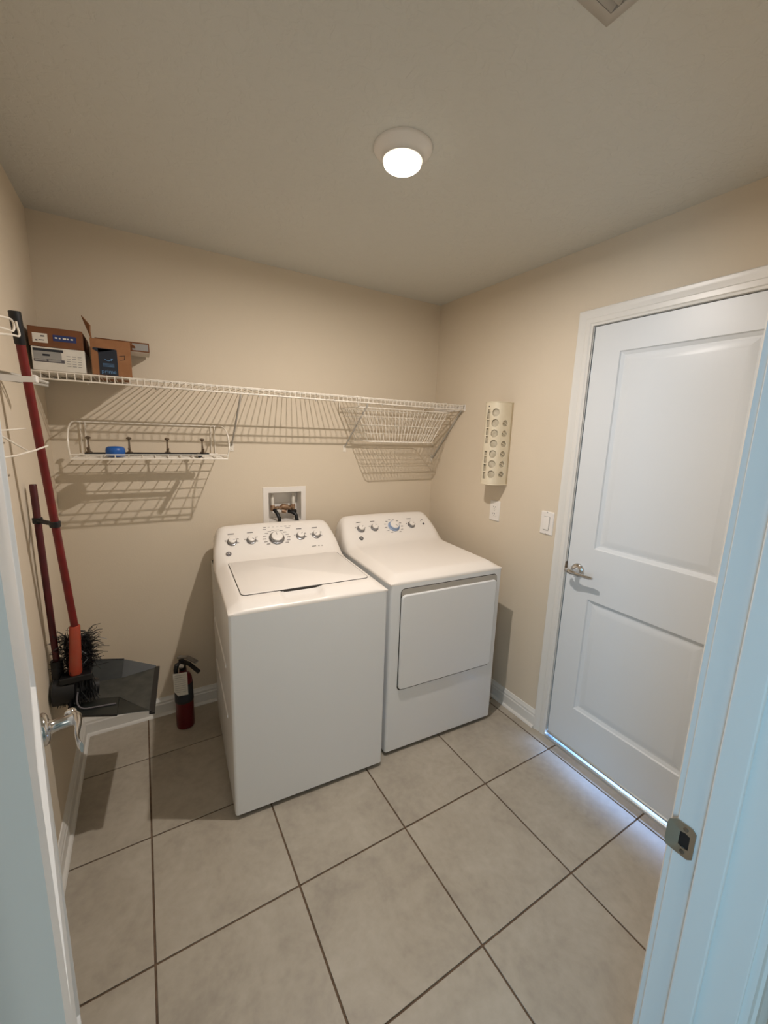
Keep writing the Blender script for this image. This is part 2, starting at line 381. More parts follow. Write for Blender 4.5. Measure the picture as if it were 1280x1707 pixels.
for ring in (P, inner):
    for i in range(10):
        k = (i+1) % 10
        b.face([(xo(ring[i][0]), *ring[i]), (xo(ring[k][0]), *ring[k]), (xo(ring[k][0])+.0016, *ring[k]), (xo(ring[i][0])+.0016, *ring[i])])
bmesh.ops.remove_doubles(b.bm, verts=b.bm.verts, dist=1e-5)
sp = b.build('strike_plate', 'nickel', org=(JR, -2.096, .928)); tag(sp, 'satin metal strike plate with square latch hole on the doorway jamb', 'strike plate')
b = MB(); b.box(JR-.0008, JR-.0002, -2.104, -2.088, .915, .941); b.build('latch_hole', 'black', sp, label='black latch hole')
for z in (.907, .949):
    b = MB(); b.lathe([(.0035, 0), (.0035, .0012), (.001, .0016)], (JR-.0022, -2.096, z), (-1, 0, 0), 12); b.build('screw', 'bronze', sp)

# ------------------------------------------------------------------ washer and dryer
TH_ = math.radians(-3.3)
def smooth(t): t = max(0, min(1, t)); return t*t*(3-2*t)
VP = [(0, .885), (.003, .890), (.010, .895), (.045, .911), (.056, .9145), (.075, .9155), (.50, .919), (.535, .929), (.56, .945), (.60, .976), (.64, 1.010), (.67, 1.034), (.69, 1.046), (.71, 1.052), (.73, 1.050), (.745, 1.038), (.752, 1.015), (.755, .93), (.756, .885)]
def hv(v):
    for (a, za), (c, zc) in zip(VP, VP[1:]):
        if v <= c: return za+(zc-za)*(v-a)/(c-a)
    return VP[-1][1]
def cap(w, scoop):
    b = MB(); n = 72; vs = []
    for (a, _), (c, _) in zip(VP, VP[1:]):
        k = max(1, int((c-a)/.02)); vs += [a+(c-a)*i/k for i in range(k)]
    vs.append(VP[-1][0])
    us = [w*(.5-.5*math.cos(math.pi*(i/n)**1.0)) for i in range(n+1)]
    # blend evenly spaced and edge-dense samples
    us = [.5*u+.5*w*i/n for i, u in enumerate(us)]
    R = []
    for v in vs:
        h = hv(v); c = smooth((v-.50)/.12); p = 1.18+2.1*c; bw = .052+.030*c; ins = .012*c*smooth((v-.6)/.1)
        row = []
        for u in us:
            uu = ins+u*(w-2*ins)/w
            d = min(u, w-u)/bw
            sh = 1 if d >= 1 else (1-(1-d)**p)**(1/p)
            z = .885+(h-.885)*sh
            if c > .3: z += .006*c*math.sin(math.pi*u/w)*smooth((v-.6)/.1)
            if scoop:
                su = smooth((u-.20)/.03)*smooth((.385-u)/.03); sv = smooth((v-.030)/.018)*smooth((.090-v)/.006)
                z -= .022*su*sv
            row.append(Vector((uu, v, z)))
        R.append(row)
    top = [[b.bm.verts.new(p) for p in r] for r in R]
    for A_, B_ in zip(top, top[1:]):
        for i in range(n): b.bm.faces.new((A_[i], A_[i+1], B_[i+1], B_[i]))
    edge = [top[0][i] for i in range(n+1)]+[r[-1] for r in top[1:]]+[top[-1][i] for i in range(n-1, -1, -1)]+[r[0] for r in top[-2:0:-1]]
    low = [b.bm.verts.new((v.co.x, v.co.y, .878)) for v in edge]
    m = len(edge)
    for i in range(m): b.bm.faces.new((edge[i], edge[(i+1) % m], low[(i+1) % m], low[i]))
    b.bm.faces.new(low)
    return b
def rrect(x0, x1, y0, y1, r, n=6):
    out = []
    for cx, cy, a in ((x1-r, y1-r, 0), (x0+r, y1-r, 90), (x0+r, y0+r, 180), (x1-r, y0+r, 270)):
        for k in range(n+1):
            t = math.radians(a+90*k/n); out.append((cx+r*math.cos(t), cy+r*math.sin(t)))
    return out
pn = Vector((0, -.036, .044)).normalized(); pt = Vector((0, .044, .036)).normalized()   # console face normal and up-slope
def onp(u, v): return Vector((u, v, hv(v)+.003))
def knob(parent, u, v, r, big=False, ring=None, turn=0, name='knob'):
    c = onp(u, v); b = MB()
    h = .019 if big else .017
    b.lathe([(r*1.06, -.002), (r*1.08, .002), (r*1.02, .004), (r*.93, .0045), (r*.90, h-.003), (r*.84, h-.001)], c, pn, 36); k = b.build(name, ring or 'knobring', parent)
    b = MB(); rr = r*.80
    b.lathe([(rr*.98, h-.004), (rr, h), (rr*.93, h+.003), (rr*.7, h+.004), (0.001, h+.004)], c, pn, 32); b.build('knob_cap', 'plasticw', k)
    b = MB(); d = pt*math.cos(turn)+Vector((1, 0, 0))*math.sin(turn); s_ = d.cross(pn)
    b.prism([c+pn*(h+.004)+d*rr*.2+s_*.0012, c+pn*(h+.004)+d*rr*.7+s_*.0012, c+pn*(h+.004)+d*rr*.7-s_*.0012, c+pn*(h+.004)+d*rr*.2-s_*.0012], pn*.0006)
    b.build('pointer', 'ink2', k)
def marks(parent, spots):
    b = MB()
    for (u, v, w, h) in spots:
        h *= 1.25
        c = onp(u, v)+pn*.0012
        X = Vector((1, 0, 0))
        b.prism([c-X*w/2-pt*h/2, c+X*w/2-pt*h/2, c+X*w/2+pt*h/2, c-X*w/2+pt*h/2], pn*.0003)
    o = b.build('printed_marks', 'ink2', parent, kind='stuff')
def machine(kind, loc, w):
    if kind == 'washer': t = thing('washing_machine', 'white top-load washing machine left of the dryer, with five console knobs', 'washing machine', loc, TH_)
    else: t = thing('clothes_dryer', 'white clothes dryer with big square front door, right of the washer', 'dryer', loc, TH_)
    b = MB(); R = rrect(0, w, 0, .72, .012, 4)
    b.prism([(x, y, .022) for x, y in R], (0, 0, .856)); b.build('cabinet', 'enamel', t, ang=30)
    b = MB(); b.prism([(x, y, .8765) for x, y in rrect(.003, w-.003, .003, .72, .01, 4)], (0, 0, .004)); b.build('cap_seam', 'darkgap', t)
    b = MB(); b.prism([(x, y, .010) for x, y in rrect(.008, w-.008, .010, .70, .01, 3)], (0, 0, .014)); b.build('base_rail', 'black', t)
    for fx in (.05, w-.05):
        for fy in (.05, .66):
            b = MB(); b.lathe([(.018, 0), (.02, .004), (.02, .008), (.008, .009), (.008, .014)], (fx, fy, .0005), (0, 0, 1), 16); b.build('leveling_foot', 'black', t)
    cap(w, kind == 'washer').build('top_cap', 'plasticw', t, ang=50, label='warm white moulded top and console')
    return t
WL = Vector((-1.53, -.845, 0)); wm = machine('washer', WL, .656)
gz = lambda y: .9165+.004*(y-.09)/.42
b = MB(); b.rings([[Vector((x, y, .912)) for x, y in rrect(.0585, .6055, .0865, .5075, .022)], [Vector((x, y, gz(y)+.0008)) for x, y in rrect(.0585, .6055, .0865, .5075, .022)]]); b.build('lid_gap', 'darkgap', wm, label='dark seam round the lid')  # dark sheet painted as the shade in the lid groove
b = MB(); R = [(x, y, z) for x, y, z in []]
zz = lambda y: .9195+.0035*(y-.09)/.42
b.rings([[Vector((x, y, .9145)) for x, y in rrect(.061, .603, .089, .505, .020)], [Vector((x, y, zz(y)-.001)) for x, y in rrect(.061, .603, .089, .505, .020)], [Vector((x, y, zz(y))) for x, y in rrect(.0625, .6015, .0905, .5035, .019)]])
b.build('lid', 'plasticw', wm)
b = MB(); b.box(.225, .365, .0875, .094, .900, .9165); b.build('lid_scoop_shade', 'darkgap', wm)  # dark block painted as the shade under the front of the lid
for z0 in (.60, .37):                              # embossed ribs on the side panel
    b = MB(); b.rings([[Vector((x, y, z0-.25*(y-.16)*0+dz)) for x, dz in ((.001, -.012), (-.004, -.004), (-.004, .004), (.001, .012))] for y in (.15, .62)])
    b.build('side_rib', 'enamel', wm)
KV = .618
for u, r, bg in ((.094, .0225, 0), (.187, .0225, 0), (.316, .037, 1), (.443, .0225, 0), (.531, .0225, 0)):
    knob(wm, u, KV, r, bg, turn=random.uniform(-2.4, 2.4))
sp_ = []
for u in (.094, .187, .443, .531): sp_ += [(u, KV+.037, .030, .003), (u-.030, KV+.006, .008, .002), (u+.028, KV+.012, .010, .002), (u+.026, KV-.006, .012, .002)]
for k in range(14):
    a = math.radians(-60+k*300/13+90+0); a = math.radians(-40+k*260/13)
    sp_.append((.316+.060*math.cos(a)*1.05, KV+.040*math.sin(a), .018, .002))
sp_ += [(.265+.022*k, KV+.056, .011 if k not in (0, 5) else .013, .006 if k in (0, 5) else .004) for k in range(7)]
sp_ += [(.262, KV+.047, .018, .002), (.385, KV+.047, .024, .002), (.50, KV-.058, .022, .002), (.527, KV-.058, .006, .004), (.545, KV-.058, .006, .003)]
marks(wm, sp_)
def badge(t, u, v, m='greyprint'):
    b = MB(); b.lathe([(.0125, -.001), (.0125, .002), (.0115, .003), (.0001, .003)], onp(u, v), pn, 28); g = b.build('emblem', 'ink2' if m == 'greyprint' else 'ink', t, label='round maker emblem')
    b = MB(); c = onp(u, v)+pn*.003
    pts = [c+(Vector((1, 0, 0))*math.cos(q)+pt*math.sin(q))*.0098 for q in (2*math.pi*k/24 for k in range(24))]
    b.tube(pts, .0006, 5, loop=True); b.build('emblem_ring', 'chrome', g)
    T = lambda p: c+Vector((1, 0, 0))*p.x+pt*p.y+pn*p.z
    text_mb('GE', .011, T, .0003).build('emblem_letters', 'plasticw', g)
badge(wm, .070, .562)
DL = Vector((-.836, -.844, 0)); dm = machine('dryer', DL, .659)
for u, r, bg, rg in ((.124, .0225, 0, None), (.213, .0225, 0, None), (.345, .035, 1, 'dial'), (.470, .0225, 0, None)):
    knob(dm, u, KV, r, bg, rg, turn=random.uniform(-2.4, 2.4))
b = MB(); b.lathe([(.0065, -.001), (.0065, .003), (.005, .004), (.001, .0042)], onp(.560, KV), pn, 20); b.build('start_button', 'ink2', dm)
sp_ = []
for u in (.124, .213, .470): sp_ += [(u, KV+.037, .030, .003), (u-.030, KV+.010, .008, .002), (u+.028, KV+.004, .008, .002)]
for k in range(12):
    a = math.radians(-60+k*300/11); sp_.append((.345+.056*math.cos(a), KV+.040*math.sin(a), .014, .002))
sp_ += [(.560, KV+.024, .014, .003), (.549, KV+.018, .006, .002)]
marks(dm, sp_)
badge(dm, .105, .565, 'dark')
# dryer door: gap shade as a dark sheet, panel, recess shade as a grey sheet
b = MB(); b.prism([(x, .0, z) for x, z in rrect(.0525, .627, .3425, .858, .022)], (0, -.0012, 0)); b.build('door_gap_shade', 'darkgap', dm, label='dark seam round the dryer door')
b = MB()
O = [(x, z) for x, z in rrect(.056, .625, .349, .855, .019)]
I = [(x, z) for x, z in rrect(.062, .619, .829, .849, .008)]
b.prism([(x, -.001, z) for x, z in rrect(.056, .625, .812, .8545, .017)], (0, -.002, 0)); b.build('door_scoop_shade', 'steelgray', dm, label='flat grey sheet for the shade of the finger recess above the door')
b = MB(); Rr = rrect(.056, .622, .350, .828, .020)
b.rings([[Vector((x, -.001, z)) for x, z in Rr], [Vector((x, -.008, z)) for x, z in rrect(.0565, .6215, .3505, .8275, .0195)], [Vector((x, -.011, z)) for x, z in rrect(.061, .617, .355, .823, .016)]])
b.build('door', 'enamel', dm, ang=30)

# ------------------------------------------------------------------ ceiling lamp and register
lm = thing('ceiling_lamp', 'round white flush ceiling lamp, glowing', 'ceiling lamp', (LX, LY, H))
b = MB(); b.lathe([(.088, 0), (.088, -.004), (.084, -.010), (.068, -.020), (.060, -.030), (.060, -.034), (.040, -.034)], (LX, LY, H), (0, 0, 1), 48); b.build('trim_ring', 'plasticw', lm)
b = MB(); b.lathe([(.056, -.033), (.057, -.038), (.056, -.044), (.050, -.0495), (.035, -.0525), (.0001, -.054)], (LX, LY, H), (0, 0, 1), 40); b.build('diffuser', 'lampface', lm)
rg = thing('ceiling_register', 'grey white ceiling air register cut by the top edge of the photo', 'air vent', (-1.03, -1.76, H))
b = MB(); x0, x1, y0, y1 = -1.23, -.88, -1.86, -1.662
b.rings([[Vector(p) for p in ((x0, y0, H), (x1, y0, H), (x1, y1, H), (x0, y1, H))], [Vector(p) for p in ((x0+.003, y0+.003, H-.004), (x1-.003, y0+.003, H-.004), (x1-.003, y1-.003, H-.004), (x0+.003, y1-.003, H-.004))],
         [Vector(p) for p in ((x0+.028, y0+.028, H-.010), (x1-.028, y0+.028, H-.010), (x1-.028, y1-.028, H-.010), (x0+.028, y1-.028, H-.010))],
         [Vector(p) for p in ((x0+.030, y0+.030, H-.002), (x1-.030, y0+.030, H-.002), (x1-.030, y1-.030, H-.002), (x0+.030, y1-.030, H-.002))]])
b.build('frame', 'steelgray', rg)
for k in range(9):
    y = y0+.036+k*(y1-y0-.072)/8
    b = MB(); b.prism([(x0+.030, y-.006, H-.004), (x0+.030, y+.006, H-.011), (x0+.030, y+.007, H-.010), (x0+.030, y-.005, H-.003)], (x1-x0-.06, 0, 0)); b.build('slat', 'steelgray', rg)

# ------------------------------------------------------------------ long wire shelf
SZ, SD = 1.742, -.305
sh = thing('wire_shelf', 'long white ventilated wire shelf across the back wall', 'shelf', (-1.05, -.15, SZ))
b = MB(); n = int((W-.02)/.0256)
for k in range(n+1):
    x = -W+.012+k*.0256
    b.tube([(x, -.006, SZ), (x, SD+.004, SZ), (x, SD-.001, SZ-.004), (x, SD-.001, SZ-.030)], .0018, 5)
b.build('deck_wires', 'wire', sh, kind='stuff')
for y, z, r in ((SD, SZ-.003, .0028), (SD-.001, SZ-.030, .0030), (-.252, SZ-.003, .0032), (-.008, SZ-.003, .0028)):
    b = MB(); b.tube([(-W+.006, y, z), (-.006, y, z)], r, 8); b.build('rail', 'wire', sh)
for x in (-1.353, -.690):
    b = MB(); p0, p1 = Vector((x, SD+.012, SZ-.020)), Vector((x+.008, -.006, 1.462))
    b.tube([Vector((x, SD+.002, SZ-.034)), Vector((x, SD+.005, SZ-.045)), p1+Vector((0, 0, .004)), p1], [.004, .0048, .0048, .004], 8)
    br = b.build('brace', 'steelgray', sh, label='sloping grey steel brace')
    b = MB(); b.box(x+.008-.010, x+.008+.010, -.003, -.0005, 1.432, 1.475); b.lathe([(.005, 0), (.004, .002), (.001, .003)], (x+.008, -.003, 1.442), (0, -1, 0), 12); b.build('brace_foot', 'wire', br)
b = MB(); b.tube([(-.010, SD-.004, SZ), (-.010, SD+.01, SZ-.022), (-.010, -.020, 1.405), (-.010, -.004, 1.395)], [.004, .005, .005, .004], 8); br = b.build('brace', 'steelgray', sh)
b = MB(); b.box(-.018, -.0015, -.003, -.0005, 1.375, 1.415); b.build('brace_foot', 'wire', br)
for x0_, x1_ in ((-W+.0005, -W+.006), (-.006, -.0005)):
    b = MB(); b.box(x0_, x1_, SD-.008, -.0005, SZ-.036 if x0_ > -1 else SZ-.036, SZ+.004); b.build('end_bracket', 'plasticw', sh, bevel=.001)
b = MB()
for x in [-1.95+.27*k for k in range(8)]: b.lathe([(.005, 0), (.005, .006), (.003, .010)], (x, -.0005, SZ-.006), (0, -1, 0), 10); b.tube([(x, -.004, SZ-.016), (x, -.010, SZ-.010)], .003, 6)
b.build('wall_clip', 'plasticw', sh, kind='stuff')
b = MB()
for x in (-1.745, -1.318, -1.27, -.60, -.31): b.tube([(x, SD-.002, SZ-.030), (x+.002, SD-.003, SZ-.041)], .0022, 6)
b.build('wire_stub', 'steelgray', sh, kind='stuff')

# basket hanging under the right end of the shelf
bk = thing('wire_basket', 'white wire basket hanging under the right end of the long shelf', 'basket', (-.42, -.16, 1.5))
T4 = [(-.735, -.285, 1.690), (-.095, -.285, 1.690), (-.095, -.035, 1.690), (-.735, -.035, 1.690)]
B4 = [(-.650, -.270, 1.505), (-.205, -.270, 1.505), (-.205, -.06, 1.505), (-.650, -.06, 1.505)]
T4 = [Vector(p) for p in T4]; B4 = [Vector(p) for p in B4]
def loopwire(name, P4, r, par, m='wire', rad=.02):
    b = MB(); pts = []
    for i in range(4):
        p, a, c = P4[i], P4[i-1], P4[(i+1) % 4]
        q0 = p+(a-p).normalized()*rad; q1 = p+(c-p).normalized()*rad; pts += arc(q0, p, q1, 5)
    b.tube(pts, r, 8, loop=True); return b.build(name, m, par)
loopwire('top_rim', T4, .0032, bk); loopwire('bottom_rim', B4, .0026, bk)
mid = [T4[i]*.5+B4[i]*.5 for i in range(4)]; loopwire('middle_rim', mid, .0015, bk)
b = MB()
for i in range(4):
    k = (i+1) % 4; n = 24 if i % 2 == 0 else 10
    for q in range(1, n): b.tube([T4[i].lerp(T4[k], q/n), B4[i].lerp(B4[k], q/n)], .0014, 5)
for q in range(1, 24): b.tube([B4[0].lerp(B4[1], q/24), B4[3].lerp(B4[2], q/24)], .0014, 5)
for q in range(1, 5): b.tube([B4[0].lerp(B4[3], q/5), B4[1].lerp(B4[2], q/5)], .0014, 5)
for f in (.25, .75):
    P_ = [T4[i].lerp(B4[i], f) for i in range(4)]
    for i in range(4): b.tube([P_[i], P_[(i+1) % 4]], .0014, 5)
b.build('mesh_wires', 'wire', bk, kind='stuff')
for x in (-.735, -.12):
    b = MB()
    b.tube(arc((x, -.28, 1.69), (x, -.295, 1.75), (x, -.26, SZ+.006))+[Vector((x, -.05, SZ+.006))]+arc((x, -.05, SZ+.006), (x, -.03, 1.74), (x, -.035, 1.69)), .003, 8)
    b.build('hanger', 'wire', bk)

# ------------------------------------------------------------------ boxes on the shelf
ZS = SZ+.0024
def carton(name, label, x0, x1, y0, y1, z0, z1, m, loc=None):
    t = thing(name, label, 'box', ((x0+x1)/2, (y0+y1)/2, z0), 0, 'boxes on the long shelf')
    b = MB(); b.box(x0, x1, y0, y1, z0, z1); b.build('body', m, t, bevel=.0015)
    return t
def decal(par, x0, x1, z0, z1, y, m, name='print', th=.0006, label=None):
    b = MB(); b.box(x0, x1, y-th, y, z0, z1); return b.build(name, m, par, label=label)
t = carton('cardboard_box', 'flat white printed box under the brown box at the left end of the shelf', -2.088, -1.928, -.290, -.05, ZS, 1.828, 'paper')
f = -.290
decal(t, -2.083, -1.994, 1.812, 1.822, f, 'ink'); decal(t, -2.083, -2.000, 1.786, 1.811, f, 'greyprint', label='grey picture of a machine')
decal(t, -2.083, -1.992, 1.774, 1.785, f, 'ink2'); decal(t, -2.056, -2.035, 1.796, 1.803, f-.0006, 'ink')
decal(t, -2.080, -2.046, 1.7775, 1.7835, f-.0006, 'greyprint'); decal(t, -2.040, -2.002, 1.7775, 1.7835, f-.0006, 'greyprint')
b = MB()
for k in range(5):
    for c_ in range(3): b.box(-1.985+c_*.017, -1.985+c_*.017+.012, f-.0005, f, 1.80-k*.009, 1.8025-k*.009)
b.build('small_print', 'greyprint', t, kind='stuff')
t = carton('cardboard_box', 'brown box with white label and blue print, stacked on the white box', -2.092, -1.930, -.292, -.05, 1.8285, 1.898, 'carddark')
f = -.292; decal(t, -2.080, -2.036, 1.842, 1.875, f, 'paper', 'label', label='white shipping label'); decal(t, -2.020, -1.950, 1.852, 1.874, f, 'bluepr', label='blue printed band')
b = MB()
for k, w_ in enumerate((.006, .004, .008, .005, .006)): b.box(-2.014+k*.0118, -2.014+k*.0118+w_*1.25, f-.0012, f-.0006, 1.861, 1.866)
b.build('small_print', 'paper', t, kind='stuff')
b = MB(); b.box(-2.072, -2.066, f-.0012, f-.0006, 1.847, 1.852); b.box(-2.056, -2.044, f-.0012, f-.0006, 1.863, 1.868); b.box(-2.062, -2.046, f-.0010, f-.0006, 1.850, 1.853); b.build('small_print', 'ink2', t, kind='stuff')
# open delivery box
x0, x1, y0, y1, z0, z1 = -1.908, -1.775, -.288, -.165, ZS, 1.880
t = thing('open_cardboard_box', 'open brown delivery box with black tape and raised flap, right of the stack', 'box', ((x0+x1)/2, (y0+y1)/2, z0), 0, 'boxes on the long shelf')
b = MB(); th = .003
b.box(x0, x1, y0, y0+th, z0, z1); b.box(x0, x1, y1-th, y1, z0, z1); b.box(x0, x0+th, y0+th, y1-th, z0, z1); b.box(x1-th, x1, y0+th, y1-th, z0, z1); b.box(x0+th, x1-th, y0+th, y1-th, z0, z0+th)
b.build('body', 'card', t)
b = MB(); P_ = [(x0+.001, y0+.004, z1-.001), (x0+.001, y1-.004, z1-.001), (x0-.030, y1-.004, z1+.100), (x0+.003, y0+.018, z1+.048)]; b.prism(P_, (.003, 0, .001)); b.build('flap', 'card', t)
b = MB(); P_ = [(x1-.004, y0+.004, z1-.001), (x1-.004, y1-.004, z1-.001), (x1+.018, y1-.01, z1-.004), (x1+.018, y0+.06, z1-.004)]; b.prism(P_, (0, 0, .002)); b.build('flap', 'card', t)
tx0, tx1 = -1.884, -1.822
b = MB(); b.box(tx0, tx1, y0-.0008, y0, z0+.001, z1-.036); b.prism([(tx0, y0-.0008, z1-.050), (tx0-.018, y0-.0008, z1-.040), (tx0-.016, y0-.0008, z1-.034), (tx1, y0-.0008, z1-.034)], (0, .0006, 0)); tp = b.build('tape', 'tape', t, label='black parcel tape')
FT = lambda cx, cz: (lambda p: Vector((cx+p.x, y0-.0014-p.z, cz+p.y)))
text_mb('prime', .021, FT(-1.853, 1.759), .0002).build('tape_lettering', 'tapetext', tp)
b = MB(); b.tube([(-1.866+.026*k/8, y0-.0013, 1.806-.006*math.sin(math.pi*k/8)) for k in range(9)], .0012, 5); b.prism([(-1.842, y0-.0012, 1.800), (-1.836, y0-.0012, 1.810), (-1.845, y0-.0012, 1.809)], (0, -.0006, 0)); b.build('smile_mark', 'tapetext', tp)
b = MB()
for k in range(3): b.box(-1.872, -1.834, y0-.0012, y0-.0008, 1.788-k*.005, 1.7895-k*.005)
b.build('small_print', 'tapetext', tp, kind='stuff')
b = MB(); P_ = [(-1.815, y0-.0008, 1.822), (-1.795, y0-.0008, 1.826), (-1.797, y0-.0008, 1.810), (-1.812, y0-.0008, 1.806)]
for i in range(3): b.tube([Vector(P_[i]), Vector(P_[i+1])], .0009, 5)
b.build('handling_mark', 'ink', t)
t = thing('cardboard_box', 'flat box end sticking out behind the open delivery box', 'box', (-1.80, -.09, ZS), 0, 'boxes on the long shelf')
b = MB(); b.box(-1.900, -1.704, -.155, -.020, 1.8665, 1.906); b.build('body', 'carddark', t, bevel=.001)
b = MB(); b.box(-1.898, -1.705, -.154, -.021, 1.8655, 1.8665); b.build('underside', 'paper', t, label='pale underside')
b = MB(); b.box(-1.768, -1.708, -.1558, -.155, 1.872, 1.900); b.build('label', 'greyprint', t, label='grey printed end label')
b = MB(); b.box(-1.90, -1.785, -.150, -.03, ZS, 1.8655); b.build('lower_tray', 'card', t, bevel=.001)

# ------------------------------------------------------------------ small wall shelf with hook rail
ss = thing('small_wire_shelf', 'small white wire grid shelf on the back wall under the long shelf', 'shelf', (-1.71, -.15, 1.41))
XL, XR, ZB = -2.005, -1.418, 1.412
b = MB(); b.tube([(XL, -.008, 1.560), (XR+.03, -.008, 1.560)], .0035, 8); b.build('top_rail', 'wire', ss)
for y, z, r in ((-.300, ZB+.018, .0028), (-.300, ZB, .0028), (-.012, ZB+.006, .0028)):
    b = MB(); b.tube([(XL, y, z), (XR, y, z)], r, 8); b.build('rail', 'wire', ss)
for x, dx in ((XL, -.004), (XR, .012)):
    b = MB(); b.tube(arc((x, -.008, 1.560), (x+dx, -.30, 1.57), (x+dx*.6, -.303, ZB+.05), 10)+arc((x+dx*.6, -.303, ZB+.05), (x, -.303, ZB+.006), (x, -.292, ZB), 5), .0030, 8); b.build('end_wire', 'wire', ss)
for x in (XL+.012, XL+.030, XR-.030, XR-.012):
    b = MB(); b.tube([(x, -.010, 1.560), (x, -.010, ZB+.004)], .0022, 8); b.build('upright', 'wire', ss)
b = MB()
for k in range(13): x = XL+.002+k*(XR-XL-.004)/12; b.tube([(x, -.012, ZB+.003), (x, -.298, ZB+.003), (x, -.302, ZB+.018)], .0022, 5)
for k in range(1, 7): y = -.012-k*.041; b.tube([(XL, y, ZB), (XR, y, ZB)], .0022, 5)
b.build('grid_wires', 'wire', ss, kind='stuff')
hr = thing('coat_hook_rail', 'dark hook rail with four upright bronze hooks lying on the small wire shelf', 'hook rail', (-1.72, -.13, ZB+.005))
b = MB(); b.prism([(x, y, ZB+.0058) for x, y in rrect(-1.975, -1.475, -.140, -.118, .006)], (0, 0, .012)); b.build('rail_board', 'black', hr, bevel=.002)
for x in (-1.958, -1.808, -1.656, -1.505):
    b = MB(); b.lathe([(.013, 0), (.013, .004), (.006, .007), (.0045, .020), (.0035, .050), (.004, .058), (.010, .062), (.011, .066), (.007, .070), (.0001, .071)], (x, -.131, ZB+.0168), (0, 0, 1), 14)
    b.tube([(x, -.131, ZB+.020), (x, -.150, ZB+.022), (x, -.168, ZB+.030), (x, -.172, ZB+.040)], [.005, .0045, .004, .0055], 8)
    b.build('hook', 'bronze', hr)
tl = thing('long_handled_brush', 'black tool with blue round end lying on the small wire shelf', 'brush', (-1.72, -.21, ZB+.005))
b = MB(); b.lathe([(.033, 0), (.036, .004), (.036, .026), (.034, .036), (.027, .042), (.0001, .044)], (-1.858, -.215, ZB+.0058), (0, 0, 1), 32); b.build('round_end', 'blue', tl, label='blue round plastic end')
b = MB(); b.tube([(-1.825, -.215, ZB+.015), (-1.72, -.214, ZB+.016), (-1.54, -.212, ZB+.013)], [.009, .007, .008], 10); b.build('handle', 'black', tl)
b = MB(); b.tube([(-1.535, -.28, ZB+.013), (-1.530, -.16, ZB+.013)], .009, 10); b.build('cross_head', 'black', tl)

# ------------------------------------------------------------------ washer outlet box
ob = thing('laundry_outlet_box', 'recessed grey washer outlet box with two valves above the washing machine', 'outlet box', (-1.0585, 0, 1.05))
b = MB(); fx0, fx1, fz0, fz1 = -1.187, -.932, .992, 1.230; ix0, ix1, iz0, iz1 = -1.155, -.962, 1.030, 1.198
O4 = [(fx0, fz0), (fx1, fz0), (fx1, fz1), (fx0, fz1)]; I4 = [(ix0, iz0), (ix1, iz0), (ix1, iz1), (ix0, iz1)]
def r4(P_, y): return [Vector((x, y, z)) for x, z in P_]
b.rings([r4(O4, 0), r4([(fx0+.002, fz0+.002), (fx1-.002, fz0+.002), (fx1-.002, fz1-.002), (fx0+.002, fz1-.002)], -.005), r4([(ix0-.006, iz0-.006), (ix1+.006, iz0-.006), (ix1+.006, iz1+.006), (ix0-.006, iz1+.006)], -.0065), r4(I4, -.005), r4([(ix0+.003, iz0+.003), (ix1-.003, iz0+.003), (ix1-.003, iz1-.003), (ix0+.003, iz1-.003)], .075)], cap0=False)
b.build('face_frame', 'plasticw', ob, label='white plastic frame and recess')
for x in (-1.122, -.998):
    b = MB(); b.lathe([(.0095, 0), (.0095, .055), (.007, .062), (.004, .063)], (x, .035, 1.118), (0, 0, 1), 16); v_ = b.build('supply_pipe', 'paper', ob)
    b = MB(); b.lathe([(.011, 0), (.013, .006), (.013, .030), (.010, .034)], (x, .035, 1.085), (0, 0, 1), 12); b.tube([(x, .035, 1.098), (x+(.03 if x < -1.05 else -.03), .018, 1.104)], [.008, .011], 10); b.build('valve', 'brass', ob)
b = MB(); b.tube([(-1.090, .015, 1.100), (-1.07, .008, 1.112), (-1.045, .006, 1.108), (-1.03, .010, 1.096)], [.010, .017, .017, .010], 10); b.tube([(-1.075, .010, 1.088), (-1.05, .004, 1.080)], [.012, .012], 8); b.build('valve_lever', 'brass', ob)
for x, pts in ((-1.108, [(-1.115, .022, 1.092), (-1.105, -.012, 1.076), (-1.098, -.020, 1.045), (-1.096, -.022, .99), (-1.094, -.028, .90)]), (-1.0, [(-1.035, .015, 1.080), (-1.015, -.004, 1.082), (-.998, -.018, 1.062), (-.994, -.024, 1.03), (-.994, -.026, .90)])):
    b = MB(); b.tube(arc(pts[0], pts[1], pts[2])+[Vector(q) for q in pts[3:]], .0105, 10); b.build('hose', 'black', ob)
b = MB(); b.lathe([(.017, 0), (.019, .005), (.019, .020), (.014, .024)], (-.998, .030, 1.062), (0, 0, 1), 14); b.build('hose_nut', 'black', ob)

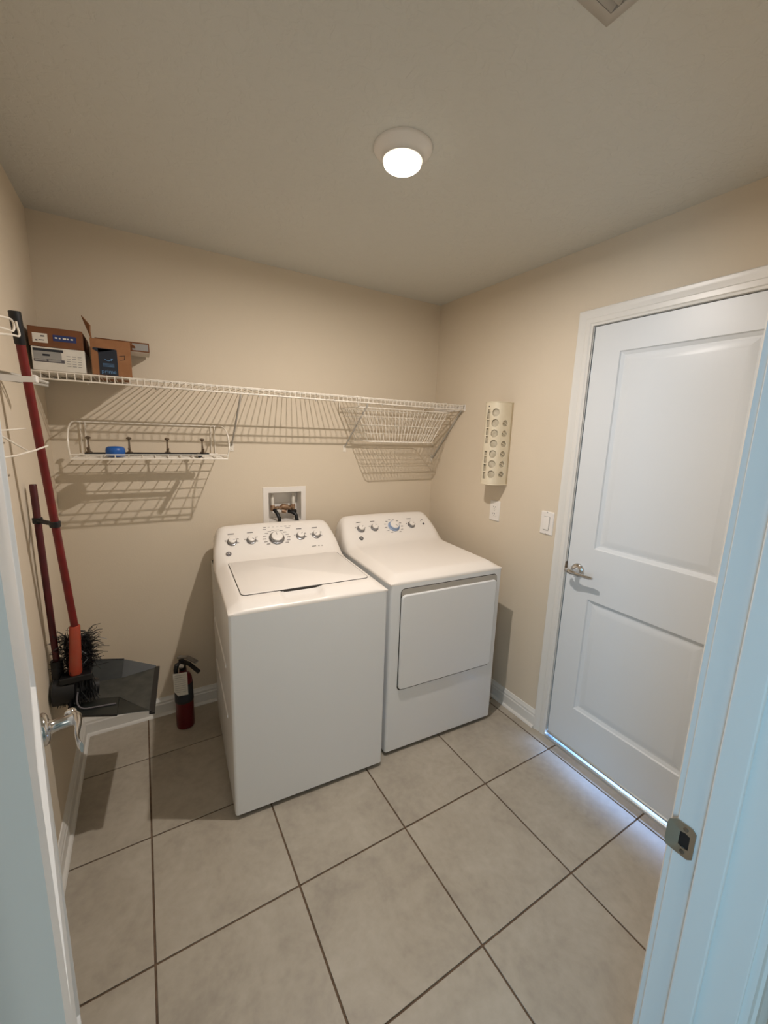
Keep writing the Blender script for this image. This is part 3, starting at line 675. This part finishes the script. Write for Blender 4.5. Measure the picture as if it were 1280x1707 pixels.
# ------------------------------------------------------------------ right wall: bag dispenser, outlet, switch
bd = thing('bag_dispenser', 'cream plastic bag dispenser with rows of holes on the right wall', 'bag dispenser', (0, -.640, 1.29))
cy, zb, zt, rw, rd = -.637, 1.292, 1.740, .063, .112
b = MB(); na, nz = 84, 210
def shellp(a, z, s=1):      # a from 0 (towards back wall) to pi (towards door)
    c_, s_ = math.cos(a), math.sin(a)
    return Vector((-(abs(s_)**.55)*rd*s, cy+rw*s*(1 if c_ > 0 else -1)*abs(c_)**.6, z))
arc_ = [i*math.pi/na for i in range(na+1)]
pts2 = [shellp(a, 0) for a in arc_]; ln = [0]
for p, q in zip(pts2, pts2[1:]): ln.append(ln[-1]+(q-p).length)
TOT = ln[-1]
def hole_at(s, z):
    for k in range(7):
        zc = 1.376+k*.0555-.030
        for sc, r in ((.630*TOT, .0205), (.83*TOT, .0165)):
            if k == 6 and sc > .7*TOT: continue
            dx, dz = s-sc, z-zc-.004
            if dx*dx+dz*dz < r*r:
                return abs(dx*.6+dz) > .0024 if sc > .7*TOT else True
    for a_, c_ in ((1.318, 1.475), (1.515, 1.700)):
        if abs(s-.475*TOT) < .0105 and a_ < z < c_:
            return abs(((z-a_) % .044)-.022) < .019
    return False
vv = [[b.bm.verts.new(shellp(a, zb+(zt-zb)*j/nz)) for j in range(nz+1)] for a in arc_]
for i in range(na):
    for j in range(nz):
        if hole_at((ln[i]+ln[i+1])/2, zb+(zt-zb)*(j+.5)/nz): continue
        b.bm.faces.new((vv[i][j], vv[i+1][j], vv[i+1][j+1], vv[i][j+1]))
o = b.build('perforated_shell', 'cream', bd); m_ = o.modifiers.new('solid', 'SOLIDIFY'); m_.thickness = .0022; m_.offset = -1
for z in (zb, zt):
    b = MB(); b.tube([shellp(a, z) for a in arc_[::4]], .0022, 6); b.build('end_rim', 'cream', bd)
b = MB(); R = []
for j in range(24):
    z = zb+.012+(zt-zb-.03)*j/23
    R.append([Vector((shellp(a, z, .945+.015*math.sin(7*a+j*1.3)+.008*math.sin(11*a-j*2.1)).x, shellp(a, z, .945+.015*math.sin(7*a+j*1.3)).y, z)) for a in [math.pi*k/24 for k in range(25)]])
b.rings(R); b.build('stored_bags', 'bag', bd)
b = MB(); b.lathe([(.004, 0), (.003, .002), (.001, .003)], shellp(1.55, 1.718)+Vector((-.0005, 0, 0)), (-1, 0, 0), 10); b.build('screw', 'ink', bd)
def plate(name, label, cat, y, z):
    t = thing(name, label, cat, (0, y, z))
    b = MB(); b.rings([[Vector((-d, y+a, z+c_)) for a, c_ in rrect(-.038+i_, .038-i_, -.060+i_, .060-i_, .005)] for d, i_ in ((0, 0), (.003, .0004), (.006, .004))]); b.build('cover_plate', 'plasticw', t, ang=30)
    return t
t = plate('wall_outlet', 'white wall outlet below the bag dispenser', 'outlet', -.628, 1.130)
for dz in (.0195, -.0195):
    b = MB(); b.prism([(-.0055, -.628+a, 1.130+dz+c_) for a, c_ in rrect(-.0165, .0165, -.014, .014, .012)], (-.002, 0, 0)); r_ = b.build('receptacle', 'plasticw', t)
    b = MB(); b.box(-.0079, -.0074, -.628-.0075, -.628-.0055, 1.130+dz-.001, 1.130+dz+.007); b.box(-.0079, -.0074, -.628+.0055, -.628+.0075, 1.130+dz-.001, 1.130+dz+.007); b.lathe([(.0022, 0), (.0022, .0006)], (-.0075, -.628, 1.130+dz-.007), (-1, 0, 0), 10); b.build('slot', 'ink', r_)
b = MB(); b.lathe([(.003, 0), (.002, .001)], (-.006, -.628, 1.130), (-1, 0, 0), 10); b.build('screw', 'greyprint', t)
t = plate('light_switch', 'white rocker light switch beside the door casing', 'light switch', -.990, 1.131)
b = MB(); b.prism([(-.0058, -.990+a, 1.131+c_) for a, c_ in rrect(-.0178, .0178, -.0345, .0345, .003)], (-.0006, 0, 0)); b.build('switch_gap', 'greyprint', t)
b = MB(); b.prism([(-.006, -1.006, 1.098), (-.006, -.974, 1.098), (-.006, -.974, 1.164), (-.006, -1.006, 1.164)], (-.003, 0, 0)); o = b.build('rocker', 'plasticw', t, bevel=.0012)
for v in o.data.vertices:
    if v.co.x < -.008 and v.co.z < 0: v.co.x -= .003
for z in (1.1865, 1.0755):
    b = MB(); b.lathe([(.003, 0), (.002, .001)], (-.006, -.990, z), (-1, 0, 0), 10); b.build('screw', 'greyprint', t)

# ------------------------------------------------------------------ wire rack on the left wall
rk = thing('wall_rack', 'white wire rack on the left wall that holds the broom', 'rack', (-W+.01, -.8, 1.6))
XW = -W
b = MB()
b.tube([(-2.098, -1.10, 1.795), (-2.032, -.957, 1.797)]+arc((-2.030, -.89, 1.807), (-2.028, -.835, 1.816), (-2.029, -.834, 1.796))+arc((-2.029, -.834, 1.796), (-2.03, -.838, 1.780), (-2.030, -.885, 1.779))+[(-2.032, -.969, 1.770), (-2.098, -1.10, 1.765)], .0026, 8); b.build('upper_loop', 'wire', rk)
b = MB(); b.tube([(-2.028, -.812, 1.815), (-2.027, -.808, 1.800)]+arc((-2.027, -.808, 1.800), (-2.024, -.79, 1.776), (-2.028, -.825, 1.776))+[(-2.030, -.875, 1.770), (-2.032, -.977, 1.754), (-2.098, -1.10, 1.750)], .0026, 8); b.build('retaining_hook', 'wire', rk)
b = MB(); b.tube([(-2.099, -1.10, 1.84), (-2.099, -1.10, 1.40)], .003, 8); b.build('upright', 'wire', rk)
b = MB(); Q = [(-2.099, -1.16, 1.642), (-2.030, -1.03, 1.644), (-2.018, -.90, 1.653), (-2.009, -.785, 1.663)]
for a_, c_ in zip(Q, Q[1:]):
    a_, c_ = Vector(a_), Vector(c_); b.prism([a_, c_, c_+Vector((0, 0, .015)), a_+Vector((0, 0, .015))], Vector((.003, -.001, 0)))
b.build('strap', 'steelgray', rk, label='flat grey steel strap')
b = MB(); b.box(-2.012, -2.000, -.800, -.772, 1.660, 1.682); b.build('strap_tip', 'plasticw', rk, bevel=.004, label='white plastic strap tip')
b = MB(); b.tube([(-2.100, -.70, 1.690), (-2.04, -.66, 1.684), (-1.998, -.645, 1.672)], .0055, 8); b.tube([(-2.100, -.70, 1.672), (-2.04, -.665, 1.668), (-1.998, -.650, 1.664)], .004, 6); b.build('support_arm', 'boxgrey', rk)
b = MB(); b.tube([(-2.099, -1.10, 1.530), (-2.052, -.977, 1.530), (-2.050, -.737, 1.533)], .0022, 8); b.build('lower_wire', 'wire', rk)
b = MB(); b.tube([(-2.099, -1.10, 1.55), (-2.052, -.978, 1.517), (-2.047, -.757, 1.469)], .0022, 8); b.build('lower_wire', 'wire', rk)
b = MB(); b.tube([(-2.099, -1.10, 1.466), (-2.050, -.982, 1.466), (-2.050, -.887, 1.463), (-2.047, -.823, 1.465), (-2.022, -.80, 1.474), (-2.003, -.775, 1.483), (-2.002, -.745, 1.484)], .0024, 8); b.build('lower_wire', 'wire', rk)

# ------------------------------------------------------------------ broom and dustpan
br = thing('broom', 'red handled broom with black bristles hanging in the left corner', 'broom', (-2.03, -.50, .70))
p0, p1 = Vector((-2.042, -.738, 1.855)), Vector((-2.008, -.580, .795))
d_ = (p1-p0).normalized()
b = MB(); b.tube([p0+d_*.085, p1], .0115, 16); b.build('handle', 'red', br)
b = MB(); b.tube([p0, p0+d_*.002, p0+d_*.02, p0+d_*.085, p0+d_*.088], [.012, .0145, .0145, .0135, .0125], 16); b.build('grip', 'black', br, label='black end grip')
q1 = Vector((-2.023, -.575, .655))
b = MB(); b.tube([p1-d_*.045, p1-d_*.04, q1, q1+Vector((0, 0, -.012))], [.013, .0165, .0205, .018], 18); b.build('socket', 'orange', br, label='orange red plastic socket')
b = MB(); b.prism([(-2.070, -.600, .622), (-1.972, -.600, .622), (-1.978, -.545, .622), (-2.066, -.545, .622)], (0, 0, .025)); b.build('head_block', 'black', br, bevel=.004)
b = MB(); rnd = random.Random(3)
for k in range(1100):
    side = k % 5
    x = rnd.uniform(-2.065, -1.975); y = rnd.uniform(-.595, -.55)
    if side < 2:
        p = Vector((x, y, .625)); pts = [p, p+Vector((rnd.uniform(-.01, .01), rnd.uniform(-.01, .01), -.04)), p+Vector((rnd.uniform(-.02, .02), rnd.uniform(-.02, .02), -.085))]
    else:
        p = Vector((rnd.choice((rnd.uniform(-2.05, -2.04), rnd.uniform(-2.005, -1.975), rnd.uniform(-2.0, -1.975))), rnd.uniform(-.562, -.53), rnd.uniform(.63, .77)))
        pts = [p]; dd = Vector((rnd.uniform(-.4, .4), rnd.uniform(-.3, .3), 1)).normalized()*.011
        for _ in range(4):
            pts.append(pts[-1]+dd); dd = (dd+Vector((rnd.uniform(-.012, .012), rnd.uniform(-.008, .008), rnd.uniform(-.012, .004))))
    b.tube(pts, .0011, 3)
b.build('bristles', 'black', br, kind='stuff', smooth=False)
dp = thing('dustpan', 'black long-handled dustpan with dark red handle clipped to the broom', 'dustpan', (-1.93, -.55, .52))
h0, h1 = Vector((-2.081, -.560, 1.348)), Vector((-2.078, -.545, .600))
b = MB(); b.tube([h0, h0+Vector((0, 0, -.003)), h1], [.009, .0105, .0105], 16); b.build('handle', 'darkred', dp)
b = MB(); t_ = .13/.75; c0 = h0.lerp(h1, .165); c1 = p0+d_*((c0.z-p0.z)/d_.z)
b.tube([c0+Vector((-.002, 0, 0)), c1], .0075, 10)
for c_, r_ in ((c0, .0125), (c1, .0135)): b.lathe([(r_, -.010), (r_+.002, -.008), (r_+.002, .008), (r_, .010)], c_, (h1-h0), 18)
b.build('clip', 'black', dp, label='black clip holding both handles')
# pan: floor, three walls and the front blade
ZP = .505
FR = [(-1.765, -.405), (-1.792, -.728), (-2.020, -.670), (-2.020, -.400)]    # front far, front near, back near, back far
def pan_in(x, y, z): return Vector((x, y, z))
fl = [Vector((-1.771, -.409, ZP)), Vector((-1.797, -.718, ZP)), Vector((-1.900, -.575, ZP+.002)), Vector((-2.060, -.520, ZP+.006)), Vector((-2.040, -.420, ZP+.006)), Vector((-1.895, -.435, ZP+.002))]
b = MB(); b.prism(fl, (0, 0, .003)); b.build('pan_floor', 'panin', dp, label='dusty grey pan floor')
up_ = [Vector((-1.768, -.408, ZP+.010)), Vector((-1.795, -.728, ZP+.010)), Vector((-1.898, -.728, ZP+.028)), Vector((-2.045, -.680, ZP+.042)), Vector((-2.035, -.355, ZP+.080)), Vector((-1.885, -.370, ZP+.052))]
b = MB()
for seq in ((1, 2, 3, 4, 5, 0),):
    for a_, c_ in zip(seq, seq[1:]):
        q = [fl[a_], fl[c_], up_[c_], up_[a_]]; nrm = (q[1]-q[0]).cross(q[3]-q[0]).normalized()
        b.prism(q, nrm*.0025)
b.build('pan_wall', 'pan', dp)
b = MB(); b.prism([Vector((-1.772, -.402, ZP-.002)), Vector((-1.754, -.404, ZP-.004)), Vector((-1.782, -.734, ZP-.004)), Vector((-1.800, -.732, ZP-.002))], (0, 0, .006)); b.build('front_lip', 'black', dp)
b = MB(); b.tube([up_[2]+Vector((0, 0, 0)), up_[3], up_[4], up_[5]], .004, 8); b.build('rim', 'black', dp)
b = MB(); b.tube([(-2.098, -.560, .585), (-2.094, -.560, .585), (-2.030, -.560, .580), (-2.022, -.560, .580)], [.040, .052, .052, .040], 24); b.tube([(-2.078, -.548, .70), (-2.078, -.550, .60)], .019, 16); b.build('pivot_housing', 'black', dp)
b = MB(); b.tube([(-2.035, -.56, .575), (-1.965, -.545, .560)], [.045, .030], 16); b.build('hinge_block', 'black', dp)
b = MB(); b.tube(arc((-2.018, -.610, .590), (-2.03, -.650, .545), (-1.990, -.650, .540))+[Vector((-1.905, -.640, .525))], .0030, 8); b.build('yoke_wire', 'ink2', dp)

# ------------------------------------------------------------------ fire extinguisher
EX, EY = -1.652, -.155
fe = thing('fire_extinguisher', 'small red fire extinguisher with paper tag in the back corner beside the washer', 'fire extinguisher', (EX, EY, 0))
b = MB(); b.lathe([(.036, 0), (.042, .004), (.0435, .012), (.0435, .255), (.041, .275), (.034, .292), (.022, .303), (.018, .312), (.018, .322)], (EX, EY, .0005), (0, 0, 1), 40); b.build('cylinder', 'extred', fe)
b = MB(); b.lathe([(.0441, .150), (.0443, .152), (.0443, .250), (.0441, .252)], (EX, EY, 0), (0, 0, 1), 40); b.build('label_band', 'ink', fe, label='dark printed band')
b = MB(); b.lathe([(.0445, .150), (.0449, .151), (.0449, .160), (.0445, .161)], (EX, EY, 0), (0, 0, 1), 40); b.build('lower_stripe', 'pan', fe)
b = MB(); b.lathe([(.016, .320), (.017, .324), (.017, .345), (.013, .350), (.012, .366)], (EX, EY, 0), (0, 0, 1), 20); b.box(EX-.016, EX+.010, EY-.010, EY+.010, .350, .378); b.build('valve', 'black', fe, bevel=.002)
fd = Vector((.75, -.66, 0)); fs = Vector((.66, .75, 0))
def strip(pts, w, t_):
    b = MB()
    for a_, c_ in zip(pts, pts[1:]):
        q = [a_-fs*w/2, c_-fs*w/2, c_+fs*w/2, a_+fs*w/2]; b.prism(q, Vector((0, 0, t_)))
    return b
c = Vector((EX, EY, 0))
strip([c+fd*-.020+Vector((0, 0, .386)), c+fd*.03+Vector((0, 0, .392)), c+fd*.085+Vector((0, 0, .372))], .022, .007).build('squeeze_lever', 'knobring', fe, label='grey metal lever')
strip([c+fd*.0+Vector((0, 0, .366)), c+fd*.04+Vector((0, 0, .356)), c+fd*.095+Vector((0, 0, .318))], .022, .007).build('carry_handle', 'black', fe)
b = MB(); b.lathe([(.013, 0), (.013, .008), (.011, .010)], c+Vector((-.004, -.014, .352)), (-.3, -1, 0), 20); b.build('gauge', 'chrome', fe)
b = MB(); b.tube([(EX-.010, EY-.006, .362), (EX-.026, EY-.012, .358), (EX-.032, EY-.014, .335), (EX-.034, EY-.028, .27)], [.010, .012, .011, .008], 10); b.build('nozzle', 'black', fe)
b = MB(); vd = Vector((-.15, -1, 0)).normalized(); vs_ = Vector((1, -.15, 0)).normalized(); cc = c+vd*.049-vs_*.010+Vector((0, 0, .010))
P_ = [(-.030, .322), (.034, .322), (.034, .196), (-.012, .196), (-.030, .225)]
b.prism([cc+vs_*a_+Vector((0, 0, z)) for a_, z in P_], vd*.0008); tg = b.build('paper_tag', 'paper', fe, label='cream inspection tag')
b = MB()
for k in range(9):
    b.prism([cc+vd*.0009+vs_*a_+Vector((0, 0, z)) for a_, z in ((-.024, .310-k*.0115), (.026, .310-k*.0115), (.026, .3085-k*.0115), (-.024, .3085-k*.0115))], vd*.0003)
b.build('tag_print', 'greyprint', tg, kind='stuff')
